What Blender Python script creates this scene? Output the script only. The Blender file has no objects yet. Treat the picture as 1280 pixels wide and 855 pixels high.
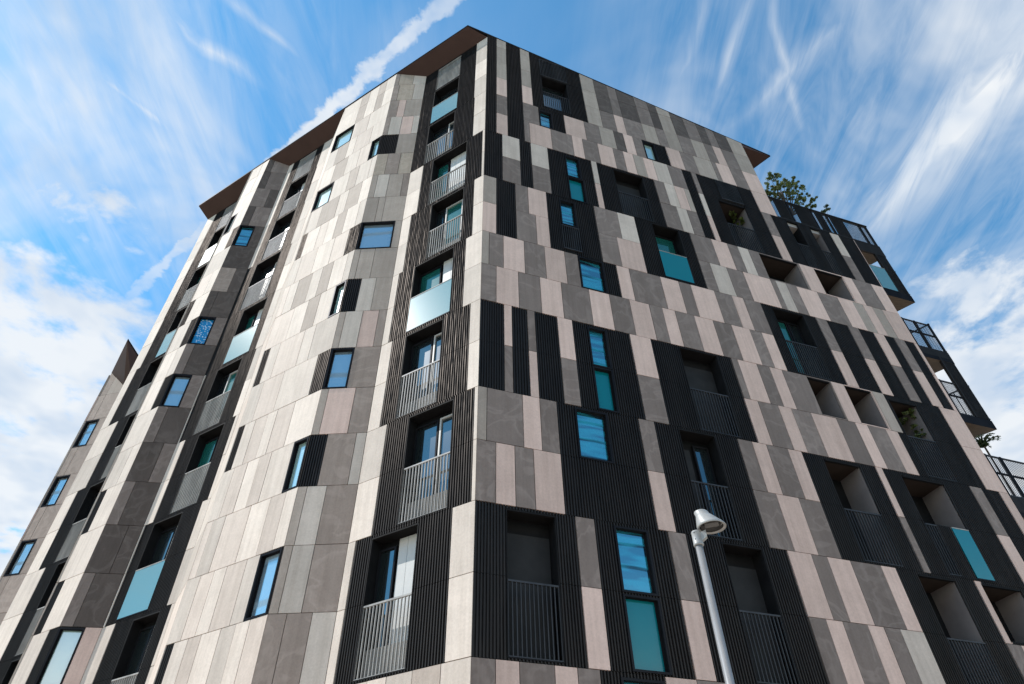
import bpy, math, random
from mathutils import Vector, Matrix
random.seed(7)
scn = bpy.context.scene
COL = scn.collection
V = Vector
R_ = math.radians

# ------------------------------------------------------------------ survey
AR, AL = 0.332122045, 2.59500364          # directions of the two street fronts
CXY = V((-0.715, 11.799))                 # the sharp corner of the building
Z0, ROW = 5.5546, 1.5                     # cladding rows
dR = V((math.cos(AR), math.sin(AR))); nR = V((math.sin(AR), -math.cos(AR)))
dL = V((math.cos(AL), math.sin(AL))); nL = V((-math.sin(AL), math.cos(AL)))
WB = 0.69                                 # depth of the folded bays
def Z(k): return Z0 + ROW * k
def ktop(u): return 17.66 - 0.1492 * u    # falling parapet of the right front

class Facet:
    def __init__(s, O, t, n): s.O, s.t, s.n = V(O), V(t), V(n)
    def p(s, a, w, k):
        q = s.O + s.t * a + s.n * w
        return (q.x, q.y, Z(k))
FR = Facet(CXY, dR, nR)
FL = Facet(CXY, dL, nL)
FO = Facet(CXY + nL * WB, dL, nL)         # outer plane of the bays
def facet_between(P, Q):                  # P = inner end (a=0), Q = far end
    P, Q = V(P), V(Q); t = (Q - P); L = t.length; t = t / L
    n = V((t.y, -t.x))
    if n.dot(V((0, 0)) - P) < 0: n = -n
    f = Facet(P, t, n); f.L = L; return f
def Lp(u, w): return CXY + dL * u + nL * w
FG1 = facet_between(Lp(3.37, 0), Lp(4.62, WB))
FG1b = facet_between(Lp(7.82, WB), Lp(9.14, 0))
FG2 = facet_between(Lp(12.12, 0), Lp(12.97, WB))
FG2b = facet_between(Lp(14.2, WB), Lp(15.2, 0))
VW, AW = V((-18.615, 24.299)), V((-19.758, 24.581))
FG3 = facet_between(VW, AW)

# ------------------------------------------------------------------ materials
def newmat(name):
    m = bpy.data.materials.new(name); m.use_nodes = True
    nt = m.node_tree; b = nt.nodes['Principled BSDF']
    return m, nt, b
def N(nt, typ, **kw):
    n = nt.nodes.new(typ)
    for k, v in kw.items():
        if k in n.inputs: n.inputs[k].default_value = v
        else: setattr(n, k, v)
    return n
def ramp(nt, fac, stops):
    r = nt.nodes.new('ShaderNodeValToRGB'); e = r.color_ramp.elements
    while len(e) < len(stops): e.new(0.5)
    for i, (p, c) in enumerate(stops):
        e[i].position = p; e[i].color = c if len(c) == 4 else (*c, 1)
    nt.links.new(fac, r.inputs[0]); return r.outputs[0]
def mixc(nt, fac, a, b, typ='MIX'):
    m = nt.nodes.new('ShaderNodeMix'); m.data_type = 'RGBA'; m.blend_type = typ
    for sock, v in ((m.inputs[0], fac), (m.inputs[6], a), (m.inputs[7], b)):
        if isinstance(v, (int, float)): sock.default_value = v
        elif isinstance(v, tuple): sock.default_value = (*v, 1) if len(v) == 3 else v
        else: nt.links.new(v, sock)
    return m.outputs[2]

def stone(name, col, vein=0.35):
    """fibre cement board: mottled, per board tone, faint veins and streaks"""
    m, nt, b = newmat(name); L = nt.links
    tc = N(nt, 'ShaderNodeTexCoord'); at = N(nt, 'ShaderNodeAttribute'); at.attribute_name = 'tone'
    off = N(nt, 'ShaderNodeVectorMath'); off.operation = 'MULTIPLY_ADD'
    cmb = N(nt, 'ShaderNodeCombineXYZ')
    for i in range(3): L.new(at.outputs['Fac'], cmb.inputs[i])
    L.new(cmb.outputs[0], off.inputs[0]); off.inputs[1].default_value = (37, 53, 91); L.new(tc.outputs['Object'], off.inputs[2])
    n1 = N(nt, 'ShaderNodeTexNoise', Scale=1.3, Detail=5.0, Roughness=0.6, Distortion=0.6); L.new(off.outputs[0], n1.inputs['Vector'])
    n2 = N(nt, 'ShaderNodeTexNoise', Scale=22.0, Detail=4.0, Roughness=0.7); L.new(off.outputs[0], n2.inputs['Vector'])
    wv = N(nt, 'ShaderNodeTexNoise', Scale=0.75, Detail=3.0, Roughness=0.5, Distortion=1.8); L.new(off.outputs[0], wv.inputs['Vector'])
    dark = tuple(c * 0.92 for c in col); lite = tuple(min(1, c * 1.07) for c in col)
    c1 = ramp(nt, n1.outputs['Fac'], [(0.3, dark), (0.7, lite)])
    g = ramp(nt, n2.outputs['Fac'], [(0.35, (0.93, 0.93, 0.93)), (0.65, (1.06, 1.06, 1.06))])
    c2 = mixc(nt, 1.0, c1, g, 'MULTIPLY')
    vm = ramp(nt, wv.outputs['Fac'], [(0.455, (0, 0, 0)), (0.485, (1, 1, 1)), (0.5, (1, 1, 1)), (0.56, (0, 0, 0))])
    vf = N(nt, 'ShaderNodeMath'); vf.operation = 'MULTIPLY'; vf.inputs[1].default_value = vein * 0.55; L.new(vm, vf.inputs[0])
    c3 = mixc(nt, vf.outputs[0], c2, tuple(min(1, c * 1.45 + 0.03) for c in col))
    mps = N(nt, 'ShaderNodeMapping'); mps.inputs['Scale'].default_value = (5.0, 5.0, 0.22); L.new(off.outputs[0], mps.inputs[0])
    n3 = N(nt, 'ShaderNodeTexNoise', Scale=1.6, Detail=4.0, Roughness=0.6); L.new(mps.outputs[0], n3.inputs['Vector'])
    c3 = mixc(nt, 1.0, c3, ramp(nt, n3.outputs['Fac'], [(0.32, (0.90, 0.89, 0.88)), (0.6, (1.03, 1.03, 1.03))]), 'MULTIPLY')
    tv = N(nt, 'ShaderNodeMapRange'); tv.inputs[3].default_value = 0.88; tv.inputs[4].default_value = 1.12; L.new(at.outputs['Fac'], tv.inputs[0])
    c4 = N(nt, 'ShaderNodeVectorMath'); c4.operation = 'SCALE'; L.new(c3, c4.inputs[0]); L.new(tv.outputs[0], c4.inputs['Scale'])
    L.new(c4.outputs[0], b.inputs['Base Color'])
    b.inputs['Roughness'].default_value = 0.7; b.inputs['Specular IOR Level'].default_value = 0.12
    bp = N(nt, 'ShaderNodeBump', Strength=0.03, Distance=0.02); L.new(n2.outputs['Fac'], bp.inputs['Height']); L.new(bp.outputs[0], b.inputs['Normal'])
    return m
STONE = {
 'W': stone('stone_white', (0.585, 0.508, 0.448), 0.05), 'L': stone('stone_light', (0.495, 0.432, 0.382), 0.08),
 'P': stone('stone_pink', (0.60, 0.445, 0.388), 0.05), 'N': stone('stone_mid', (0.36, 0.302, 0.262), 0.2),
 'G': stone('stone_grey', (0.196, 0.158, 0.142), 0.6), 'D': stone('stone_dark', (0.092, 0.074, 0.066), 0.6),
 'A': stone('stone_pale_sunlit_pink', (0.535, 0.455, 0.40), 0.05),  # pink board with sun put into its colour on the bays; elsewhere plain pale board
 'B': stone('stone_brown', (0.285, 0.23, 0.20), 0.5), 'T': stone('stone_tan', (0.37, 0.305, 0.25), 0.4)}
CODES = list(STONE); SLOT = {c: i for i, c in enumerate(CODES)}

def simple(name, col, rough=0.5, metal=0.0, spec=0.5, noise=0.0, scale=4.0, stretch=(1, 1, 1), bump=0.0):
    m, nt, b = newmat(name)
    b.inputs['Base Color'].default_value = (*col, 1); b.inputs['Roughness'].default_value = rough
    b.inputs['Metallic'].default_value = metal; b.inputs['Specular IOR Level'].default_value = spec
    if noise or bump:
        tc = N(nt, 'ShaderNodeTexCoord'); mp = N(nt, 'ShaderNodeMapping'); mp.inputs['Scale'].default_value = stretch
        nt.links.new(tc.outputs['Object'], mp.inputs[0])
        t = N(nt, 'ShaderNodeTexNoise', Scale=scale, Detail=5.0, Roughness=0.6); nt.links.new(mp.outputs[0], t.inputs['Vector'])
        c = ramp(nt, t.outputs['Fac'], [(0.3, tuple(x * (1 - noise) for x in col)), (0.7, tuple(min(1, x * (1 + noise)) for x in col))])
        nt.links.new(c, b.inputs['Base Color'])
        if bump:
            bp = N(nt, 'ShaderNodeBump', Strength=bump, Distance=0.05); nt.links.new(t.outputs['Fac'], bp.inputs['Height']); nt.links.new(bp.outputs[0], b.inputs['Normal'])
    return m
M = {}
def blackmetal(name, col, gl, rough, wave=0.0, gcol=(0.8, 0.82, 0.9)):
    m, nt, b = newmat(name); nt.nodes.remove(b); L = nt.links
    d = N(nt, 'ShaderNodeBsdfDiffuse'); g = N(nt, 'ShaderNodeBsdfAnisotropic'); g.inputs['Roughness'].default_value = rough; g.inputs['Color'].default_value = (*gcol, 1)
    tc = N(nt, 'ShaderNodeTexCoord'); mp = N(nt, 'ShaderNodeMapping'); mp.inputs['Scale'].default_value = (1, 1, 0.22); L.new(tc.outputs['Object'], mp.inputs[0])
    t = N(nt, 'ShaderNodeTexNoise', Scale=2.6, Detail=6.0, Roughness=0.65); L.new(mp.outputs[0], t.inputs['Vector'])
    L.new(ramp(nt, t.outputs['Fac'], [(0.3, tuple(x * .65 for x in col)), (0.7, tuple(x * 1.35 for x in col))]), d.inputs['Color'])
    if wave:
        t2 = N(nt, 'ShaderNodeTexNoise', Scale=6.0, Detail=2.0, Roughness=0.5, Distortion=0.8); mp2 = N(nt, 'ShaderNodeMapping'); mp2.inputs['Scale'].default_value = (1, 1, 0.11); L.new(tc.outputs['Object'], mp2.inputs[0]); L.new(mp2.outputs[0], t2.inputs['Vector'])
        bp = N(nt, 'ShaderNodeBump', Strength=wave, Distance=0.05); L.new(t2.outputs['Fac'], bp.inputs['Height']); L.new(bp.outputs[0], g.inputs['Normal'])
    mx = N(nt, 'ShaderNodeMixShader'); mx.inputs[0].default_value = gl
    L.new(d.outputs[0], mx.inputs[1]); L.new(g.outputs[0], mx.inputs[2]); L.new(mx.outputs[0], nt.nodes['Material Output'].inputs[0])
    return m
M['rib'] = blackmetal('ribbed_black_metal', (0.0140, 0.0126, 0.0124), 0.026, 0.42, 0.45, (0.85, 0.78, 0.74))
M['joint'] = simple('joint_backing', (0.03, 0.028, 0.027), 0.9)
M['frame'] = blackmetal('window_frame_metal', (0.011, 0.011, 0.0125), 0.012, 0.35)
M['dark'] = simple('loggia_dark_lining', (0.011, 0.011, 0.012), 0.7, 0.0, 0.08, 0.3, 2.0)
M['revealG'] = simple('loggia_stone_lining', (0.18, 0.158, 0.155), 0.7, 0.0, 0.1, 0.12, 2.0)
M['ceil'] = simple('loggia_soffit_board', (0.035, 0.027, 0.023), 0.7, 0.0, 0.1, 0.2, 2.0)
M['rail'] = blackmetal('railing_metal_lit', (0.31, 0.30, 0.285), 0.03, 0.4)  # railing metal, lightened to its sunlit look
M['railshade'] = blackmetal('railing_metal_shaded', (0.034, 0.036, 0.039), 0.03, 0.4)  # same railing metal, shade of the right front put into its colour
M['soffit'] = simple('soffit_brown', (0.062, 0.035, 0.029), 0.6, 0.0, 0.12, 0.12, 1.2)
M['roof'] = blackmetal('roof_edge_metal', (0.011, 0.011, 0.0125), 0.012, 0.35)
M['panelwhite'] = simple('loggia_white_panel', (0.50, 0.50, 0.49), 0.5, 0.0, 0.4, 0.05, 3.0)
M['blind'] = simple('dark_blind', (0.028, 0.028, 0.029), 0.6, 0.0, 0.1, 0.2, 2.0)
M['upstand'] = simple('loggia_upstand', (0.24, 0.23, 0.215), 0.7, 0.0, 0.3, 0.1, 4.0)
M['mullion'] = simple('door_mullion', (0.42, 0.41, 0.39), 0.5)
M['terrsoffit'] = simple('terrace_timber_soffit', (0.07, 0.048, 0.03), 0.6, 0.0, 0.3, 0.3, 3.0, (1, 6, 1))
M['bark'] = simple('bark', (0.06, 0.045, 0.035), 0.9, 0.0, 0.2, 0.4, 12.0)
M['rear'] = simple('rear_render', (0.30, 0.28, 0.27), 0.8, 0.0, 0.3, 0.15, 1.0)
M['lampgrey'] = simple('lamp_painted_aluminium', (0.29, 0.295, 0.295), 0.45, 0.1, 0.4, 0.14, 14.0)
M['polemetal'] = simple('pole_galvanised', (0.25, 0.255, 0.265), 0.36, 0.3, 0.5, 0.16, 9.0, (1, 1, 0.3))
M['lampdark'] = simple('lamp_inner', (0.02, 0.02, 0.02), 0.5)
M['lens'] = simple('lamp_lens', (0.11, 0.11, 0.108), 0.2, 0.0, 0.5)

def glass(name, base, tint, refl, rough=0.02, pattern=None):
    m, nt, b = newmat(name); L = nt.links
    b.inputs['Base Color'].default_value = (*base, 1); b.inputs['Roughness'].default_value = 0.25; b.inputs['Specular IOR Level'].default_value = 0.2
    g = N(nt, 'ShaderNodeBsdfAnisotropic'); g.inputs['Color'].default_value = (*tint, 1); g.inputs['Roughness'].default_value = rough
    tc = N(nt, 'ShaderNodeTexCoord')
    nz = N(nt, 'ShaderNodeTexNoise', Scale=1.4, Detail=2.0); L.new(tc.outputs['Object'], nz.inputs['Vector'])
    bp = N(nt, 'ShaderNodeBump', Strength=0.05, Distance=0.05); L.new(nz.outputs['Fac'], bp.inputs['Height']); L.new(bp.outputs[0], g.inputs['Normal'])
    mx = N(nt, 'ShaderNodeMixShader'); fr = N(nt, 'ShaderNodeLayerWeight', Blend=0.35)
    mr = N(nt, 'ShaderNodeMapRange'); mr.inputs[3].default_value = refl; mr.inputs[4].default_value = min(1, refl + 0.35)
    L.new(fr.outputs['Fresnel'], mr.inputs[0]); L.new(mr.outputs[0], mx.inputs[0])
    L.new(b.outputs[0], mx.inputs[1]); L.new(g.outputs[0], mx.inputs[2])
    L.new(mx.outputs[0], nt.nodes['Material Output'].inputs[0])
    if pattern == 'dots':
        vo = N(nt, 'ShaderNodeTexVoronoi', Scale=13.0); L.new(tc.outputs['Object'], vo.inputs['Vector'])
        c = ramp(nt, vo.outputs['Distance'], [(0.28, (0.55, 0.66, 0.74)), (0.36, (0.0, 0.16, 0.36))]); L.new(c, b.inputs['Base Color'])
    if pattern in ('room', 'sash'):
        wv = N(nt, 'ShaderNodeTexWave', Scale=0.62 if pattern == 'room' else 0.3, Distortion=2.2, Detail=1.5); wv.bands_direction = 'Z'; wv.inputs['Detail Scale'].default_value = 0.7; L.new(tc.outputs['Object'], wv.inputs['Vector'])
        ln_ = ramp(nt, wv.outputs['Fac'], [(0.02, (0.30, 0.30, 0.30)), (0.09, (1, 1, 1))])
        mu = N(nt, 'ShaderNodeMath'); mu.operation = 'MULTIPLY'; L.new(mr.outputs[0], mu.inputs[0]); L.new(ln_, mu.inputs[1]); L.new(mu.outputs[0], mx.inputs[0])
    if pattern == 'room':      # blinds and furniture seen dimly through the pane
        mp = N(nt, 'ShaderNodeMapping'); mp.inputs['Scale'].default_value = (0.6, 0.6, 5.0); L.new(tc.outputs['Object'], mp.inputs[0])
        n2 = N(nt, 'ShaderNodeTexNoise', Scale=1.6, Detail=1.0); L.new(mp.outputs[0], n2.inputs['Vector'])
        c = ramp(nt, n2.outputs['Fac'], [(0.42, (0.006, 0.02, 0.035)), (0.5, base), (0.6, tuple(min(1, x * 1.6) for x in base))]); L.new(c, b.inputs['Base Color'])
    return m
M['gblue'] = glass('window_glass_blue', (0.01, 0.15, 0.20), (0.5, 0.82, 0.86), 0.42, pattern='room')
M['gsky'] = glass('window_glass_sky', (0.21, 0.28, 0.325), (0.74, 0.82, 0.84), 0.42, pattern='sash')
M['gdots'] = glass('window_glass_dotted', (0.0, 0.16, 0.36), (0.6, 0.8, 1.0), 0.12, pattern='dots')
M['gpale'] = glass('window_glass_pale', (0.35, 0.50, 0.47), (0.8, 0.9, 0.95), 0.35)
M['gdark'] = glass('door_glass', (0.012, 0.016, 0.016), (0.55, 0.68, 0.72), 0.22)
M['ggreen'] = glass('door_glass_green', (0.01, 0.09, 0.075), (0.45, 0.7, 0.65), 0.15)
M['teal'] = glass('balustrade_glass_teal', (0.0, 0.135, 0.155), (0.5, 0.85, 0.9), 0.06, 0.05)
M['tealL'] = glass('balustrade_glass_teal_lit', (0.10, 0.21, 0.215), (0.7, 0.9, 0.92), 0.10, 0.05)  # same teal glass, base colour lightened to stand for sun on the left fronts

def leafmat(name, c0, c1):
    m, nt, b = newmat(name)
    at = N(nt, 'ShaderNodeAttribute'); at.attribute_name = 'tone'
    nt.links.new(ramp(nt, at.outputs['Fac'], [(0.0, c0), (1.0, c1)]), b.inputs['Base Color'])
    b.inputs['Roughness'].default_value = 0.55
    tr = N(nt, 'ShaderNodeBsdfTranslucent'); tr.inputs[0].default_value = (*[x * 1.2 for x in c1], 1)
    mx = N(nt, 'ShaderNodeMixShader'); mx.inputs[0].default_value = 0.3
    nt.links.new(b.outputs[0], mx.inputs[1]); nt.links.new(tr.outputs[0], mx.inputs[2]); nt.links.new(mx.outputs[0], nt.nodes['Material Output'].inputs[0])
    return m
M['leaf'] = leafmat('leaf_green', (0.018, 0.036, 0.014), (0.11, 0.14, 0.028))
M['leafdark'] = leafmat('leaf_dark', (0.015, 0.035, 0.02), (0.06, 0.09, 0.035))
M['leafyel'] = leafmat('leaf_yellowish', (0.03, 0.055, 0.012), (0.13, 0.16, 0.03))

# ------------------------------------------------------------------ mesh collector
class MB:
    def __init__(s): s.v, s.f, s.m, s.t = [], [], [], []
    def face(s, pts, mi=0, tone=0.5):
        i = len(s.v); s.v += [tuple(p) for p in pts]; s.f.append(tuple(range(i, i + len(pts)))); s.m.append(mi); s.t.append(tone)
    def prism(s, A, B, mi=0, tone=0.5, sides=None):
        """A = front loop, B = back loop (same count)"""
        i = len(s.v); n = len(A); s.v += [tuple(p) for p in A] + [tuple(p) for p in B]
        s.f.append(tuple(range(i, i + n))); s.f.append(tuple(range(i + 2 * n - 1, i + n - 1, -1)))
        for j in range(n): s.f.append((i + j, i + n + j, i + n + (j + 1) % n, i + (j + 1) % n))
        s.m += [mi] * (n + 2); s.t += [tone] * (n + 2)
    def fbox(s, F, a0, a1, w0, w1, k0, k1, mi=0, tone=0.5):
        A = [F.p(a0, w1, k0), F.p(a1, w1, k0), F.p(a1, w1, k1), F.p(a0, w1, k1)]
        B = [F.p(a0, w0, k0), F.p(a1, w0, k0), F.p(a1, w0, k1), F.p(a0, w0, k1)]
        s.prism(A, B, mi, tone)
    def build(s, name, mats, parent=None, smooth=False):
        me = bpy.data.meshes.new(name); me.from_pydata(s.v, [], s.f)
        for m in (mats if isinstance(mats, (list, tuple)) else [mats]): me.materials.append(m)
        me.polygons.foreach_set('material_index', s.m)
        at = me.attributes.new('tone', 'FLOAT', 'FACE'); at.data.foreach_set('value', s.t)
        me.update()
        import bmesh
        bm = bmesh.new(); bm.from_mesh(me); bmesh.ops.recalc_face_normals(bm, faces=bm.faces); bm.to_mesh(me); bm.free()
        if smooth: me.polygons.foreach_set('use_smooth', [True] * len(me.polygons))
        o = bpy.data.objects.new(name, me); COL.objects.link(o)
        if parent is not None:
            o.parent = parent
            w = world_of(parent); o.matrix_parent_inverse = w.inverted()
        return o
WORLD = {}
def world_of(o): return Matrix.Translation(WORLD.get(o.name, (0, 0, 0)))
def thing(name, label, cat, loc, group=None):
    o = bpy.data.objects.new(name, None); COL.objects.link(o); o.location = loc; WORLD[o.name] = V(loc)
    o['label'] = label; o['category'] = cat
    if group: o['group'] = group
    o.empty_display_size = 0.5
    return o
def clip(poly, a, b, c):                   # keep a*x+b*y<=c
    out = []
    for i in range(len(poly)):
        p, q = poly[i], poly[(i + 1) % len(poly)]
        dp, dq = a * p[0] + b * p[1] - c, a * q[0] + b * q[1] - c
        if dp <= 0: out.append(p)
        if (dp < 0) != (dq < 0) and dp != dq:
            t = dp / (dp - dq); out.append((p[0] + t * (q[0] - p[0]), p[1] + t * (q[1] - p[1])))
    return out
def subtract(rects, hole):
    out = []
    h0, h1, g0, g1 = hole
    for (a0, a1, k0, k1) in rects:
        if h0 >= a1 or h1 <= a0 or g0 >= k1 or g1 <= k0: out.append((a0, a1, k0, k1)); continue
        if h0 > a0: out.append((a0, h0, k0, k1))
        if h1 < a1: out.append((h1, a1, k0, k1))
        m0, m1 = max(a0, h0), min(a1, h1)
        if g0 > k0: out.append((m0, m1, k0, g0))
        if g1 < k1: out.append((m0, m1, g1, k1))
    return [r for r in out if r[1] - r[0] > 0.012 and r[3] - r[2] > 0.012]

def clusters(lst):
    """group touching sheets so that every separate patch becomes its own part"""
    out = []
    for it in lst:
        (a0, a1, k0, k1), _ = it
        hit = [g for g in out if any(a0 <= r[1] + .01 and a1 >= r[0] - .01 and k0 <= r[3] + .01 and k1 >= r[2] - .01 and (min(a1, r[1]) - max(a0, r[0]) > .03 or min(k1, r[3]) - max(k0, r[2]) > .03) for r, _ in g)]
        new = [it]
        for g in hit: new += g; out.remove(g)
        out.append(new)
    return out
GAP = 0.0075
def board(mb, F, rect, code, top=None):
    a0, a1, k0, k1 = rect
    poly = [(a0, k0), (a1, k0), (a1, k1), (a0, k1)]
    if top: poly = clip(poly, top[0], top[1], top[2])
    if len(poly) < 3: return
    cx = sum(p[0] for p in poly) / len(poly); ck = sum(p[1] for p in poly) / len(poly)
    g, gk = GAP, GAP / ROW
    def ins(p): return (p[0] + (g if p[0] < cx else -g), p[1] + (gk if p[1] < ck else -gk))
    q = [ins(p) for p in poly]
    w = random.uniform(-0.004, 0.003)
    mb.prism([F.p(a, w, k) for a, k in q], [F.p(a, -0.045, k) for a, k in q], SLOT[code], random.random())
    mb.face([F.p(a, -0.047, k) for a, k in poly], len(CODES))
RS = 0.066
def ribs(mb, F, rect, top=None):
    """trapezoid-ribbed metal sheet"""
    a0, a1, k0, k1 = rect
    a0 += 0.003; a1 -= 0.003; k0 += 0.003; k1 -= 0.003
    n = max(1, round((a1 - a0) / RS)); s = (a1 - a0) / n
    prof = []
    for i in range(n):
        b = a0 + i * s
        prof += [(b, -0.036), (b + 0.16 * s, 0.0), (b + 0.52 * s, 0.0), (b + 0.68 * s, -0.036)]
    prof.append((a1, -0.036))
    tn = random.random()
    def kt(a): return min(k1, (top[2] - top[0] * a) / top[1]) if top else k1
    for (p, w0), (q, w1) in zip(prof, prof[1:]):
        kp, kq = kt(p), kt(q)
        if kp <= k0 or kq <= k0: continue
        mb.face([F.p(p, w0, k0), F.p(q, w1, k0), F.p(q, w1, kq), F.p(p, w0, kp)], 0, tn)
        if not top or kp >= k1:
            mb.face([F.p(p, w0, k0), F.p(q, w1, k0), F.p(q, -0.06, k0), F.p(p, -0.06, k0)], 0, tn)

# ------------------------------------------------------------------ the building
BLD = thing('apartment_building', 'tall angular apartment building clad in pink, grey and black panels with folded bays', 'apartment building', (-3.0, 18.0, 0.0))

def window(F, a0, a1, k0, k1, pane, fr=0.045, back=-0.10, proud=0.012, mull=None):
    mb = MB(); fk = fr / ROW
    mb.fbox(F, a0, a0 + fr, -0.22, proud, k0, k1); mb.fbox(F, a1 - fr, a1, -0.22, proud, k0, k1)
    mb.fbox(F, a0 + fr, a1 - fr, -0.22, proud - 0.002, k0, k0 + fk); mb.fbox(F, a0 + fr, a1 - fr, -0.22, proud - 0.002, k1 - fk, k1)
    i = fr * 0.7
    mb.fbox(F, a0 + fr, a0 + fr + i, -0.20, back + 0.02, k0 + fk, k1 - fk); mb.fbox(F, a1 - fr - i, a1 - fr, -0.20, back + 0.02, k0 + fk, k1 - fk)
    if mull: mb.fbox(F, mull - 0.02, mull + 0.02, -0.2, back + 0.018, k0 + fk, k1 - fk)
    w = mb.build('window', M['frame'], BLD)
    pb = MB(); pb.fbox(F, a0 + fr, a1 - fr, back - 0.02, back, k0 + fk, k1 - fk)
    pb.build('pane', M[pane], w)
    return w

def railing(F, a0, a1, k0, k1, parent, mat, w=-0.02, s=0.088, bw=0.017, name='railing', dp=0.035):
    mb = MB()
    n = max(2, round((a1 - a0) / s)); st = (a1 - a0) / n
    for i in range(n + 1):
        a = a0 + i * st; mb.fbox(F, a - bw / 2, a + bw / 2, w - dp, w, k0 + 0.022, k1 - 0.022)
    mb.fbox(F, a0 - 0.02, a1 + 0.02, w - 0.042, w + 0.006, k1 - 0.024, k1); mb.fbox(F, a0 - 0.02, a1 + 0.02, w - 0.042, w + 0.006, k0, k0 + 0.024)
    return mb.build(name, mat, parent)
def glassguard(F, a0, a1, k0, k1, parent, mat, w=0.0):
    mb = MB(); mb.fbox(F, a0, a1, w - 0.02, w, k0, k1)
    o = mb.build('glass_balustrade', mat, parent)
    for q0, q1 in ((k0 - 0.004, k0 + 0.022), (k1 - 0.012, k1 + 0.006)):
        mb = MB(); mb.fbox(F, a0, a1, w - 0.032, w + 0.008, q0, q1); mb.build('clamp_rail', M['frame'] if q0 < k0 else M['rail'], parent)
    return o

def loggia(F, a0, a1, k0, k1, depth=1.1, lining='dark', back=None, split=0.45, upstand=None, dark_side=None):
    mb = MB(); d = -depth
    L_, R2, Cc, Fl, Bk = 0, 1, 2, 0, 0
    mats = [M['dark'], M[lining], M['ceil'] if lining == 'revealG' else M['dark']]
    e = 0.0
    mb.face([F.p(a0, -0.05, k0), F.p(a0, d, k0), F.p(a0, d, k1), F.p(a0, -0.05, k1)], 0)
    mb.face([F.p(a1, -0.05, k0), F.p(a1, d, k0), F.p(a1, d, k1), F.p(a1, -0.05, k1)], 1)
    mb.face([F.p(a0, -0.05, k1), F.p(a1, -0.05, k1), F.p(a1, d, k1), F.p(a0, d, k1)], 2)
    mb.face([F.p(a0, -0.05, k0), F.p(a1, -0.05, k0), F.p(a1, d, k0), F.p(a0, d, k0)], 0)
    mb.face([F.p(a0, d, k0), F.p(a1, d, k0), F.p(a1, d, k1), F.p(a0, d, k1)], 0)
    # opening trim, black angle all round
    t = 0.022; tk = t / ROW
    for (b0, b1, q0, q1) in (((a0, a0 + t, k0, k1), (a1 - t, a1, k0, k1)) if lining == 'dark' else ()) + ( (a0 + t, a1 - t, k1 - tk * 1.5, k1), (a0 + t, a1 - t, k0, k0 + tk)):
        mb.fbox(F, b0, b1, -0.08, -0.004, q0, q1, 0)
    lo = mb.build('loggia', mats, BLD)
    if back:
        am = a0 + (a1 - a0) * split
        for kind, b0, b1 in back:
            x0 = a0 + (a1 - a0) * b0 + 0.02; x1 = a0 + (a1 - a0) * b1 - 0.02
            if kind == 'white':
                m2 = MB(); n = max(1, round((x1 - x0) / 0.24)); s = (x1 - x0) / n
                for i in range(n): m2.fbox(F, x0 + i * s + 0.004, x0 + (i + 1) * s - 0.004, d + 0.01, d + 0.05, k0 + 0.36, k1 - 0.02)
                m2.build('wall_panel', M['panelwhite'], lo)
            elif kind == 'blind':
                m2 = MB(); m2.fbox(F, x0, x1, d + 0.01, d + 0.04, k0 + 0.02, k1 - 0.22); m2.build('blind', M['blind'], lo)
            else:
                m2 = MB(); fr = 0.045
                for (q0, q1, c0, c1) in ((x0, x0 + fr, k0 + 0.05, k1 - 0.12), (x1 - fr, x1, k0 + 0.05, k1 - 0.12), (x0 + fr, x1 - fr, k1 - 0.15, k1 - 0.12), (x0 + fr, x1 - fr, k0 + 0.05, k0 + 0.08)):
                    m2.fbox(F, q0, q1, d + 0.02, d + 0.09, c0, c1)
                m2.build('door_frame', M['mullion'] if kind in ('door', 'green2') else M['frame'], lo)
                m3 = MB(); m3.fbox(F, x0 + fr, x1 - fr, d + 0.03, d + 0.05, k0 + 0.08, k1 - 0.15)
                m3.build('door_pane', M['ggreen'] if 'green' in kind else M['gdark'], lo)
    if upstand:
        m2 = MB(); m2.fbox(F, a0 + 0.003, a1 - 0.003, d + 0.06, d + 0.10, k0 + 0.02, k0 + upstand)
        m2.build('upstand', M['upstand'], lo)
    return lo

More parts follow.
